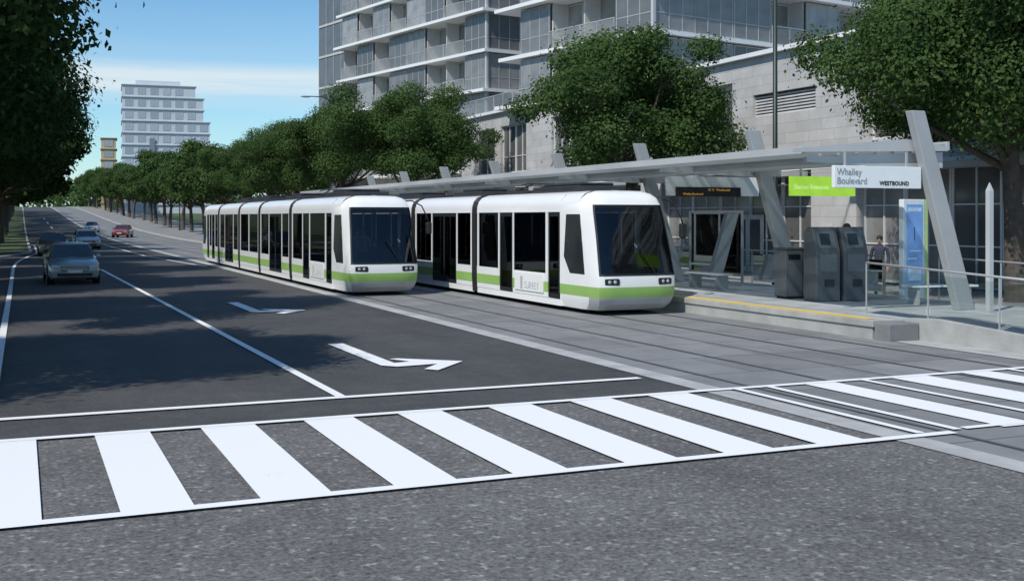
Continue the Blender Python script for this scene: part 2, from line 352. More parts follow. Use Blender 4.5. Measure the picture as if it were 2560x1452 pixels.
# ------------------------------------------------------------------ canopy
C=thing('station_canopy','long grey steel canopy on leaning columns over platform','canopy',(0,0,0))
COLY=[19.45+6.1*i for i in range(8)]
def colm(y):
    b=MB()
    def ring(t,z,w,d): 
        x=19.6-1.42*t; return [(x-w/2,y-d/2,z),(x+w/2,y-d/2,z),(x+w/2,y+d/2,z),(x-w/2,y+d/2,z)]
    b.loft([ring(0,.405,.48,.22),ring(.5,2.63,.44,.22),ring(1,4.85,.38,.22)]); return b.obj('column',M_steel2,C,bevel=.02)
for y in COLY: colm(y)
XF,XB,ZF,ZB=15.35,19.35,3.93,4.12
def zr(x): return ZF+(ZB-ZF)*(x-XF)/(XB-XF)
b=MB(); b.prism([(XF+.05,zr(XF)),(XB,ZB),(XB,ZB+.05),(XF+.05,ZF+.05)],'y',19.75,67); b.obj('roof_panel',M_roofp,C)
b=MB(); b.box(XF-.03,XF+.048,19.7,67.05,ZF-.07,ZF+.09); b.obj('fascia',M_steel,C)
b=MB(); b.box(XB+.002,XB+.08,19.7,67.05,ZB-.1,ZB+.1); b.obj('fascia',M_steel,C)
for i in range(1,8):
    b=MB(); x=XF+i*.5; z=zr(x); b.box(x-.035,x+.035,19.78,67,z-.13,z-.003); b.obj('purlin',M_steel,C)
for x in (16.5,18.3):
    b=MB(); z=zr(x); b.box(x-.07,x+.07,19.8,66.9,z-.34,z-.132); b.obj('longitudinal_beam',M_steel2,C)
for i,y in enumerate(COLY):
    b=MB(); yy=y+.34 if i==0 else y+.2
    b.prism([(XF+.1,ZF-.14),(XB-.1,ZB-.14),(XB-.1,ZB-.5),(18.2,ZB-.52),(XF+.1,ZF-.24)],'y',yy-.06,yy+.06); b.obj('cross_beam',M_steel,C)
b=MB(); b.prism([(XF-.35,ZF+.02),(18.1,ZB+.12),(19.3,ZB-.02),(19.3,ZB-.12),(XF-.35,ZF-.05)],'y',19.62,19.69); b.obj('end_fascia',M_steel,C)

def hangers(S,xs,y0,y1,z0,z1):
    for x in xs:
        b=MB(); b.box(x,x+.04,y0,y1,z0,z1); b.obj('hanger',M_steel2,S)
S=thing('station_name_sign','white hanging station sign reading Whalley Boulevard Westbound','sign',(15.96,19.5,3.13))
b=MB(); b.box(0,2.40,-.05,.05,0,.48); b.obj('sign_panel',M_sign,S,bevel=.01)
hangers(S,(.3,2.0),-.02,.02,.481,.80)
txt('Whalley',.20,M_txtg,S,(.06,-.056,.28),(R(90),0,0),bold=.001); txt('Boulevard',.20,M_txtg,S,(.06,-.056,.09),(R(90),0,0),bold=.001)
txt('WESTBOUND',.125,M_txtb,S,(1.22,-.056,.07),(R(90),0,0),bold=.003,space=1.08)
S=thing('direction_sign','lime green hanging sign with pale lettering under canopy','sign',(16.5,21.7,3.0))
b=MB(); b.box(0,1.9,-.04,.04,0,.46); b.obj('sign_panel',M_lime,S,bevel=.01)
hangers(S,(.3,1.5),-.02,.02,.461,.85)
txt('Station Entrance',.15,M_txtlime,S,(.1,-.046,.16),(R(90),0,0))
S=thing('departure_display','black hanging departure display with amber lettering','display',(17.0,28.0,3.1))
b=MB(); b.box(0,3.2,.03,.09,.02,.58); b.obj('backing_panel',M_sign,S)
b=MB(); b.box(.3,2.45,-.12,.028,0,.27); b.obj('display_housing',M_blk,S,bevel=.01)
hangers(S,(.5,2.5),0,.02,.581,.85)
txt('10 11  Westbound',.10,M_led,S,(1.3,-.124,.16),(R(90),0,0)); txt('Whalley Boulevard',.09,M_led,S,(.45,-.124,.04),(R(90),0,0))

def machine(x,y,label):
    T=thing('ticket_machine',label,'ticket machine',(x,y,.405),R(-8),'ticket machines on the platform')
    b=MB(); b.prism([(-.3,0),(.32,0),(.32,1.72),(.12,1.85),(-.08,1.85),(-.3,1.25)],'x',-.34,.34); b.obj('cabinet',M_mach,T,bevel=.03)
    d=Vector((0,.22,.60)).normalized(); 
    b=MB(); n=Vector((0,-.6,.22)).normalized()*.012
    def pp(u,w): return tuple(Vector((u,-.3,1.25))+d*w+n)
    b.face([pp(-.24,.08),pp(.24,.08),pp(.24,.52),pp(-.24,.52)]); b.obj('screen_surround',M_machl,T)
    n=Vector((0,-.6,.22)).normalized()*.018
    b=MB(); b.face([pp(-.18,.16),pp(.10,.16),pp(.10,.46),pp(-.18,.46)]); b.obj('screen',M_screen,T)
    b=MB(); b.box(-.24,.24,-.312,-.302,.75,1.18); b.obj('payment_panel',M_machl,T)
    b=MB(); b.box(-.1,.16,-.325,-.302,.38,.55); b.obj('ticket_tray',M_dk,T)
machine(18.40,22.9,'tall dark grey ticket machine with sloping screen'); machine(19.14,22.75,'tall dark grey ticket machine beside a twin machine')
T=thing('litter_bin','wide low grey twin cabinet standing on the platform','bin',(18.55,24.0,.405),R(-8))
b=MB(); b.box(-.56,-.058,-.3,.3,.06,1.25); b.box(-.042,.46,-.3,.3,.06,1.25); b.obj('cabinet',M_machl,T,bevel=.02)
b=MB(); b.box(-.58,.48,-.32,.32,1.26,1.31); b.obj('lid',M_mach,T,bevel=.01)
b=MB(); b.box(-.50,.40,-.27,.27,0,.058); b.obj('plinth',M_dk,T)
for x0,x1 in ((-.48,-.14),(.04,.38)):
    b=MB(); b.box(x0,x1,-.31,-.302,1.0,1.14); b.obj('slot',M_blk,T)
T=thing('information_panel','freestanding illuminated blue map panel in pale frame','information panel',(20.95,22.5,.405),R(6))
b=MB(); b.box(-.42,.36,-.08,.08,.0,2.55); b.obj('frame',M_pale,T,bevel=.02)
b=MB(); b.box(.362,.48,-.07,.07,.0,2.55); b.obj('green_side_fin',mat('pale_lime_side',(.50,.68,.28),.4),T)
b=MB(); b.box(-.32,.26,-.095,-.082,.42,2.42); b.obj('map_display',M_blue,T)
for x0,x1,z0,z1,m_ in ((-.28,.22,.48,.80,M_bluel),(-.28,.05,1.02,1.06,M_bluel),(-.20,.20,1.22,1.25,M_bluel),(-.28,.22,2.24,2.34,M_bluel),(-.05,-.03,1.5,1.85,M_dk)):
    b=MB(); b.box(x0,x1,-.100,-.0955,z0,z1); b.obj('map_detail',m_,T)
T=thing('marker_post','slim grey square post with pointed top on ramp','post',(19.65,18.75,.405))
b=MB(); w=.058; b.loft([[(-w,-w,0),(w,-w,0),(w,w,0),(-w,w,0)],[(-w,-w,2.68),(w,-w,2.68),(w,w,2.68),(-w,w,2.68)],[(-.005,-.005,2.86),(.005,-.005,2.86),(.005,.005,2.86),(-.005,.005,2.86)]]); b.obj('shaft',M_steel,T)
b=MB(); b.box(-.12,.12,-.12,.12,0,.03); b.obj('base_plate',M_steel2,T)
def rail(name,label,p,q,z0,z1,hh=1.05,n=4,gl=True):
    T=thing(name,label,'railing',(0,0,0)); p=Vector(p);q=Vector(q)
    b=MB(); b.tube([(p.x,p.y,z0+hh),(q.x,q.y,z1+hh)],.024,8); b.obj('handrail',M_hand,T,smooth=True)
    for i in range(n+1):
        t=i/n; a=p.lerp(q,t); z=z0+(z1-z0)*t
        b=MB(); b.box(a.x-.013,a.x+.013,a.y-.013,a.y+.013,z-.03,z+hh-.02); b.obj('post',M_hand,T)
        if gl and i<n:
            c=p.lerp(q,(i+1)/n); z2=z0+(z1-z0)*(i+1)/n; d=(c-a).normalized()*.06
            b=MB(); b.face([(a.x+d.x,a.y+d.y,z+.08),(c.x-d.x,c.y-d.y,z2+.08),(c.x-d.x,c.y-d.y,z2+hh-.1),(a.x+d.x,a.y+d.y,z+hh-.1)]); b.obj('glass_panel',M_clear,T)
rail('ramp_railing','thin handrail with glass panels beside the ramp',(16.95,19.6),(16.95,14.1),.45,.24,1.06,3)
rail('platform_railing','long glass balustrade along rear of the platform',(21.35,24.0),(21.35,66),.4,.4,1.05,14)
rail('platform_railing','glass balustrade behind the ramp end of platform',(21.35,22.0),(21.35,14.1),.43,.24,1.06,4)
def bench(x,y,rz=0):
    T=thing('bench','low pale slatted bench standing on the platform','bench',(x,y,.405),rz,'benches on the platform')
    b=MB()
    for i in range(4): b.box(-.24+i*.125,-.135+i*.125,-.9,.9,.42,.46)
    b.obj('seat',M_sign,T)
    for s in (-.7,.7):
        b=MB(); b.box(-.2,.2,s-.03,s+.03,0,.418); b.obj('leg',M_steel2,T)
bench(18.6,28.3); bench(18.6,34.3); bench(20.4,21.0,R(80)); bench(18.6,40.5)
for i,y in enumerate((30.5,36.6,42.7)):
    T=thing('wind_screen','tall glass wind screen in grey frame on platform','glass screen',(20.3,y,.405),0,'wind screens')
    b=MB(); b.box(-.03,.03,-1.5,-1.44,0,2.3); b.box(-.03,.03,1.44,1.5,0,2.3); b.box(-.03,.03,-1.439,1.439,2.24,2.3); b.obj('frame',M_steel2,T)
    b=MB(); b.face([(0,-1.43,.15),(0,1.43,.15),(0,1.43,2.23),(0,-1.43,2.23)]); b.obj('glass_pane',M_clear,T)

# ------------------------------------------------------------------ tram
def wb(z): return float(np.interp(z,[.12,.3,.45,.72,2.62,2.8,2.96,3.08,3.16,3.2],[1.16,1.22,1.24,1.25,1.25,1.235,1.18,1.06,.82,.02]))
ZL=[.12,.28,.45,.72,1.0,1.4,1.9,2.3,2.62,2.80,2.88,2.98,3.09,3.16,3.2]
def yf(z): return float(np.interp(z,[.12,.28,.45,.72,1.0,1.9,2.62,2.80,2.98,3.09,3.16,3.2],[.36,.13,.05,.0,.02,.26,.50,.57,.66,.80,.98,1.5]))
def wf(z): return wb(z)*float(np.interp(z,[.12,.45,1.0,2.62,2.9,3.2],[.93,.98,.985,.915,.90,.93]))
PL=[(1.0,.52),(.99,.27),(.955,.10),(.86,.045),(.55,.018),(.28,.004),(0,0)]
def ring(z):
    pts=[(wb(z),2.2),(wb(z),1.15)]+[(wf(z)*a+(wb(z)-wf(z))*max(0,a-.99)/.01*.6,min(yf(z)+d,2.0-.02*(1-d))) for a,d in PL]
    full=[(-x,y) for x,y in pts[:-1]]+[pts[-1]]+[(x,y) for x,y in pts[:-1][::-1]]
    return [(x,y,z) for x,y in full]
SEG=[('door',2.25,2.95),('win',3.12,5.30),('door',5.42,6.35),('win',6.47,8.05)]
MODS=[(2.2,8.2,SEG),
 (8.6,14.3,[('win',8.75,9.95),('door',10.07,12.4),('win',12.52,14.15)]),
 (14.7,19.2,[('win',14.85,16.9),('win',17.02,19.05)]),
 (19.6,25.1,[('win',19.75,21.0),('door',21.1,23.4),('win',23.5,24.95)]),
 (25.5,29.3,[('win',25.65,26.6),('door',26.7,27.6),('win',27.7,28.5),('door',28.6,29.25)])]
LEN=31.5
def roofring(y,sc_=1.0):
    zs=[2.62,2.74,2.8,2.88,2.96,3.02,3.08,3.13,3.16,3.2]
    h=[(wb(z),z) for z in zs]
    full=[(-x,z) for x,z in h]+[(x,z) for x,z in h[::-1]]
    return [(x*sc_,y,1.7+(z-1.7)*sc_) for x,z in full]
def build_tram(label,loc):
    T=thing('tram',label,'tram',loc,0,'trams at the stop')
    rings=[ring(z) for z in ZL]; nc=len(rings[0])
    glassc=range(4,12) ; wsrow=range(4,9)
    def weld(o):
        bm=bmesh.new(); bm.from_mesh(o.data); bmesh.ops.remove_doubles(bm,verts=bm.verts,dist=.0005); bmesh.ops.recalc_face_normals(bm,faces=bm.faces)
        bm.to_mesh(o.data); bm.free()
        o.data.polygons.foreach_set('use_smooth',[True]*len(o.data.polygons))
        o.data.set_sharp_from_angle(angle=R(28))
    sh=MB()
    def mm(i,j):
        if i==2: return 1
        if i<2 and 2<=j<14: return 2
        return 0
    for i in range(len(ZL)-1):
        for j in range(nc-1):
            if i in wsrow and j in glassc: continue
            sh.face([rings[i][j],rings[i][j+1],rings[i+1][j+1],rings[i+1][j]],mm(i,j))
    cab=sh.obj('cab_shell',[M_tw,M_tg,M_ts],T); weld(cab)
    place(cab,T,(0,LEN,0),R(180)); 
    g=MB()
    for i in wsrow:
        for j in glassc:
            g.face([(x,y+.02,z) for x,y,z in [rings[i][j],rings[i][j+1],rings[i+1][j+1],rings[i+1][j]]])
    ws=g.obj('windshield',M_wglass,T); weld(ws)
    place(ws,T,(0,LEN,0),R(180))
    for (i,dz0,dz1) in ((4,0,.05),(9,-.06,0)):
        b=MB(); pa=[];pb=[]
        for j in list(glassc)+[12]:
            a=rings[i][j]; pa.append((a[0],a[1]-.006,a[2]+dz0)); pb.append((a[0],a[1]-.006+dz1*.3,a[2]+dz1))
        b.loft([pa,pb],0,closed=False,cap=False); b.obj('windshield_gasket',M_blk,T)
    for jj in (4,12):
        b=MB(); pa=[];pb=[]
        for i in range(4,10):
            a=Vector(rings[i][jj]); c=Vector(rings[i][jj+(1 if jj==4 else -1)]); d=(c-a).normalized()
            pa.append(tuple(a+Vector((0,-.007,0)))); pb.append(tuple(a+d*.05+Vector((0,-.007,0))))
        b.loft([pa,pb],0,closed=False,cap=False); b.obj('windshield_gasket',M_blk,T)
    for s in (-1,1):
        x=s*1.256
        pts=[(.78,1.02),(1.62,1.02),(1.98,1.45),(1.84,2.56),(1.08,2.56)]
        b=MB(); b.prism(pts,'x',min(x-s*.06,x),max(x-s*.06,x)); o=b.obj('cab_side_window',M_cabglass,T,bevel=.006)
        b=MB(); b.prism([(LEN-y,z) for y,z in pts],'x',min(x-s*.06,x),max(x-s*.06,x)); b.obj('cab_side_window',M_cabglass,T)
    for s in (-1,1):
        b=MB(); b.box(-.22,.22,-.06,.06,-.085,.085,0); o=b.obj('headlight',M_blk,T,bevel=.03)
        o.rotation_euler=(0,0,R(6*s)); o.location=(s*.82,.075,.85)
        for dx in (-.08,.08):
            b=MB(); b.sphere((dx,-.062,0),(.052,.018,.046)); h=b.obj('lamp_lens',M_lamp,o,smooth=True)
    for (a,c,seg) in MODS:
        b=MB()
        b.loft([roofring(a),roofring((a+c)/2),roofring(c)],0,closed=False,cap=False)
        doors=[(p,q) for k,p,q in seg if k=='door']; cuts=[]
        y=a; 
        for p,q in doors:
            if p-.03>y: cuts.append((y,p-.03))
            y=q+.03
        if y<c: cuts.append((y,c))
        for s in (-1,1):
            def bx(x0,x1,*r): b.box(min(s*x0,s*x1),max(s*x0,s*x1),*r)
            for p,q in cuts:
                for z0,z1,m,o_ in ((.30,.449,0,.012),(.45,.719,1,0),(.72,.95,0,0)): bx(1.19,1.25-o_,p,q,z0,z1,m)
            bx(1.15,1.225,a,c,.12,.298,0)
            y=a
            for k,p,q in seg+[('e',c,c)]:
                if p-.03>y+.01: bx(1.19,1.25,y,p-(.0 if k=='win' else .03),.951,2.619,0)
                y=q+(.0 if k=='win' else .03)
        o=b.obj('body_section',[M_tw,M_tg],T)
        bm=bmesh.new(); bm.from_mesh(o.data); bmesh.ops.remove_doubles(bm,verts=bm.verts,dist=.0002)
        for f in bm.faces:
            if f.calc_center_median().z>2.625: f.smooth=True
        bm.to_mesh(o.data); bm.free()
        for k,p,q in seg:
            for s in (-1,1):
                if k=='win':
                    b=MB(); b.box(min(s*1.225,s*1.235),max(s*1.225,s*1.235),p,q,.951,2.60); b.obj('side_window',M_tglass,T)
                else:
                    b=MB(); x0,x1=sorted((s*1.21,s*1.245)); w=q-p; nl=2 if w>1.3 else 1
                    for l in range(nl):
                        p0=p+w*l/nl+.01; p1=p+w*(l+1)/nl-.01
                        b.box(x0,x1,p0,p0+.06,.31,2.6,0); b.box(x0,x1,p1-.06,p1,.31,2.6,0); b.box(x0,x1,p0+.061,p1-.061,2.5,2.6,0); b.box(x0,x1,p0+.061,p1-.061,.31,.42,0)
                        xm=s*1.228; b.box(xm-.004,xm+.004,p0+.061,p1-.061,.421,2.499,1)
                    b.obj('door',[M_blk,M_dglass],T)
    for y in (8.2,14.3,19.2,25.1):
        b=MB(); rg=[]
        for k in range(9):
            yy=y+.0+k*.05; s_=1.012 if k in (0,8) else (.985 if k%2 else 1.004)
            pts=[(-1.22*s_,yy,.15),(-1.25*s_,yy,.6),(-1.25*s_,yy,1.6)]+roofring(yy,s_)[0:]+[(1.25*s_,yy,1.6),(1.25*s_,yy,.6),(1.22*s_,yy,.15)]
            rg.append(pts)
        b.loft(rg,0,closed=False,cap=False); b.obj('bellows',M_blk,T)
    b=MB(); b.box(-1.14,1.14,1.2,LEN-1.2,.30,.36); b.obj('floor',M_int,T)
    for y0,y1 in ((1.0,7.9),(9,13.9),(15,18.9),(20,24.8),(26,30.4)):
        b=MB(); b.box(-1.0,1.0,y0,y1,.07,.295); b.obj('underframe',M_dk,T)
    b=MB(); b.box(-.9,.9,.62,1.05,.4,1.12); b.obj('driver_console',M_dk,T,bevel=.05)
    for x0,x1 in ((-1.15,-.35),(.35,1.15)):
        b=MB(); b.box(x0,x1,1.95,2.0,.37,1.5); b.obj('cab_partition',M_dk,T)
    sm=MB(); sm.box(-.22,.22,-.22,.22,.42,.50); sm.box(-.22,.22,.18,.26,.50,1.12); sm.box(-.05,.05,-.1,.1,0,.42); s0=sm.obj('seat',M_seat,T,bevel=.03)
    ys=[3.5,4.3,5.0,6.9,7.6,9.2,13.1,15.3,16.1,17.4,18.2,20.2,24.0,25.9]
    s0.location=(-.85,ys[0],.36)
    for i,y in enumerate(ys):
        for x in (-.85,.85):
            if i==0 and x<0: continue
            place(s0,T,(x,y,.36),0)
    gp=mat('grab_pole_yellow',(.5,.45,.2),.4)
    for y in (2.6,5.9,10.6,11.8,16.5,21.6,22.9,27.1):
        b=MB(); b.tube([(0,y,.36),(0,y,3.0)],.018,6); b.obj('grab_pole',gp,T)
    for y0,y1,x in ((2.0,4.9,.80),(9.2,11.6,.7),(15.2,18.6,.75),(20.5,23,.7)):
        b=MB(); b.box(-x,x,y0,y1,3.17,3.33); b.box(-x*.7,x*.7,y0+.3,y1-.3,3.331,3.42); b.obj('roof_equipment',M_dk,T,bevel=.04)
    b=MB(); b.box(-.5,.5,5.85,7.4,3.19,3.28); b.tube([(-.3,7.2,3.28),(-.3,5.9,3.46)],.025,6); b.tube([(.3,7.2,3.28),(.3,5.9,3.46)],.025,6)
    b.tube([(-.7,5.9,3.42),(-.45,5.9,3.48),(.45,5.9,3.48),(.7,5.9,3.42)],.025,6); b.obj('pantograph',M_dk,T)
    b=MB(); b.tube([(1.0,1.05,3.0),(1.25,.90,3.02),(1.55,.72,2.85),(1.72,.65,2.5),(1.78,.62,2.32)],.022,8); a=b.obj('mirror_arm',M_blk,T,smooth=True)
    b=MB(); b.box(1.68,1.88,.55,.68,1.93,2.32); b.obj('mirror',M_blk,T,bevel=.04)
    b=MB(); b.tube([(.55,.03,1.0),(.1,.12,1.75)],.014,6); b.obj('wiper',M_blk,T)
    b=MB(); b.box(-1.268,-1.252,3.25,5.2,.40,.90); b.obj('flank_panel',M_tw,T)
    b=MB(); b.box(-1.274,-1.2685,4.62,4.78,.44,.80); b.obj('flank_emblem',M_txtf,T)
    txt('SURREY',.28,M_txtf,T,(-1.271,4.5,.47),(R(90),0,R(-90)))
    T.scale=(.93,1,1)
    return T
T1=build_tram('white articulated tram with green stripe behind another tram',(10.55,34.3,.02))
T2=build_tram('white articulated tram with green stripe stopped at platform',(14.35,24.95,.02))

# ------------------------------------------------------------------ people
def person_mesh(pose):
    if pose=='stand':
        V=[(0,0,.95,.15,.11),(0,.0,1.10,.14,.10),(0,.01,1.28,.165,.115),(0,.01,1.43,.13,.09),(0,0,1.50,.055,.055),(0,-.01,1.56,.06,.065),(0,-.015,1.66,.078,.095),(0,-.01,1.74,.055,.07),
           (-.19,.01,1.42,.058,.058),(-.25,.03,1.15,.045,.045),(-.24,-.05,.92,.032,.032),(-.235,-.08,.83,.03,.018),
           (.19,.01,1.42,.058,.058),(.25,.03,1.15,.045,.045),(.24,-.05,.92,.032,.032),(.235,-.08,.83,.03,.018),
           (-.095,0,.88,.095,.10),(-.10,-.01,.50,.062,.065),(-.10,.02,.09,.042,.045),(-.105,-.13,.035,.042,.03),
           (.095,0,.88,.095,.10),(.11,-.03,.50,.062,.065),(.12,.03,.09,.042,.045),(.13,-.12,.035,.042,.03)]
        hand=[(-.235,-.08,.83),(.235,-.08,.83)]; hd=Vector((0,-.06,-1)); ht=(0,-.015,1.66)
    else:
        V=[(0,0,.55,.16,.12),(0,.02,.70,.14,.11),(0,.02,.88,.165,.115),(0,.01,1.03,.13,.09),(0,0,1.10,.055,.055),(0,-.01,1.16,.06,.065),(0,-.015,1.26,.078,.095),(0,-.01,1.34,.055,.07),
           (-.19,.01,1.02,.058,.058),(-.24,-.0,.76,.045,.045),(-.17,-.22,.66,.032,.032),(-.15,-.31,.65,.03,.018),
           (.19,.01,1.02,.058,.058),(.24,-.0,.76,.045,.045),(.17,-.22,.66,.032,.032),(.15,-.31,.65,.03,.018),
           (-.10,-.06,.54,.09,.085),(-.11,-.44,.53,.062,.062),(-.11,-.42,.10,.042,.045),(-.11,-.56,.035,.042,.03),
           (.10,-.06,.54,.09,.085),(.11,-.44,.53,.062,.062),(.11,-.42,.10,.042,.045),(.11,-.56,.035,.042,.03)]
        hand=[(-.15,-.31,.65),(.15,-.31,.65)]; hd=Vector((0,-1,-.1)); ht=(0,-.015,1.26)
    E=[(0,1),(1,2),(2,3),(3,4),(4,5),(5,6),(6,7),(3,8),(8,9),(9,10),(10,11),(3,12),(12,13),(13,14),(14,15),(0,16),(16,17),(17,18),(18,19),(0,20),(20,21),(21,22),(22,23)]
    me=bpy.data.meshes.new('p'); me.from_pydata([v[:3] for v in V],E,[])
    o=bpy.data.objects.new('p',me); col.objects.link(o)
    o.modifiers.new('s','SKIN'); sub=o.modifiers.new('u','SUBSURF'); sub.levels=2; sub.render_levels=2
    sk=me.skin_vertices[0].data
    for i,v in enumerate(V): sk[i].radius=(v[3],v[4]); sk[i].use_root=(i==0)
    dg=bpy.context.evaluated_depsgraph_get(); dg.update()
    m2=bpy.data.meshes.new_from_object(o.evaluated_get(dg)); bpy.data.objects.remove(o)
    b=MB(); b.v=[tuple(v.co) for v in m2.vertices]; b.f=[list(p.vertices) for p in m2.polygons]
    zh=ht[2]; zn=zh-.12
    for f in b.f:
        cx=sum(b.v[i][0] for i in f)/len(f); cy=sum(b.v[i][1] for i in f)/len(f); cz=sum(b.v[i][2] for i in f)/len(f)
        nearhand=min((Vector((cx,cy,cz))-Vector(h)).length for h in hand)<.10
        if cz>zn or nearhand: b.m.append(2)
        elif pose=='stand': b.m.append(3 if cz<.09 else (0 if cz>.93 else 1))
        else: b.m.append(3 if cz<.09 else (0 if (cz>.62 and cy>-.42) else 1))
    for h,s in zip(hand,(-1,1)):
        h=Vector(h); d=hd.normalized()
        for k,l in zip((-1.5,-.5,.5,1.5),(.065,.078,.075,.058)):
            off=Vector((0,1,0))*k*.017 if pose=='stand' else Vector((1,0,0))*k*.017
            b.tube([h+off+d*.01,h+off+d*(.02+l*.5),h+off+d*(.02+l)+Vector((-s*.01,0,-.008))],[.009,.008,.006],6,2)
        th=Vector((-s*.02,-.03,-.0)) if pose=='stand' else Vector((-s*.03,0,.0))
        b.tube([h+th*.5-d*.02,h+th+d*.02,h+th*1.1+d*.045],[.011,.009,.007],6,2)
    b.sphere((0,ht[1]-.10,zh-.01),(.014,.018,.022),2,8,6)
    for s in (-1,1):
        b.sphere((s*.079,ht[1]+.005,zh),(.012,.02,.03),2,8,6); b.sphere((s*.032,ht[1]-.086,zh+.02),(.012,.008,.008),3,8,6)
    b.sphere((0,ht[1]-.092,zh-.05),(.024,.006,.006),1,8,5)
    return b,ht
def hairmb(ht):
    b=MB(); b.sphere((0,ht[1]+.018,ht[2]+.035),(.088,.10,.085)); return b
M_skin=mat('skin',(.42,.26,.19),.6,var=.05); M_hair=mat('dark_hair',(.02,.015,.012),.7)
def cl(n,c): return mat(n,c,.85,var=.1)
PP={}
def person(pose,loc,rz,label,top,bottom,group=None):
    key=(pose,top[0],bottom[0])
    if key not in PP:
        b,ht=person_mesh(pose)
        o=b.obj('person',[cl(*top),cl(*bottom),M_skin,cl('dark_shoes',(.02,.02,.02))],None,smooth=True,fix=False)
        h=hairmb(ht).obj('hair',M_hair,o,smooth=True); PP[key]=o; n=o
    else: n=dup(PP[key],loc,rz)
    n.location=loc; n.rotation_euler=(0,0,rz); n.scale=(1,1,1); tag(n,label,'person',group); return n
NAVY=('navy_jacket',(.04,.045,.07)); GREY=('grey_coat',(.12,.12,.13)); DK=('dark_trousers',(.03,.03,.04)); WHT=('pale_shirt',(.45,.45,.47)); TAN=('tan_shirt',(.3,.24,.18)); GTR=('grey_trousers',(.20,.20,.20))
pp=person('stand',(22.35,25.3,.14),R(-50),'person in dark jacket standing behind the platform railing',NAVY,GTR); pp.scale=(1.0,1.0,1.04)
pp=person('stand',(19.85,23.7,.405),R(20),'person in grey coat waiting behind ticket machines',GREY,DK); pp.scale=(1.04,1.04,1.09)
for (tx,ty) in ((10.55,34.3),(14.35,24.95)):
    for k,(pose,dx,dy,rz,tp) in enumerate([('sit',-.8,3.5,0,GREY),('sit',-.8,4.3,0,WHT),('stand',-.3,5.9,60,NAVY),('sit',-.8,6.9,0,TAN),('stand',.2,3.2,150,WHT),('sit',-.8,9.2,0,NAVY),('stand',-.4,10.9,90,GREY),('stand',-.2,2.6,20,TAN),
        ('sit',-.8,13.1,0,GREY),('sit',-.8,17.4,0,WHT),('sit',.1,1.6,0,NAVY)]):
        person(pose,(tx+dx,ty+dy,.38),R(rz),'%s passenger in %s inside the tram'%('seated' if pose=='sit' else 'standing',tp[0].replace('_',' ')),tp,DK,'tram passengers')

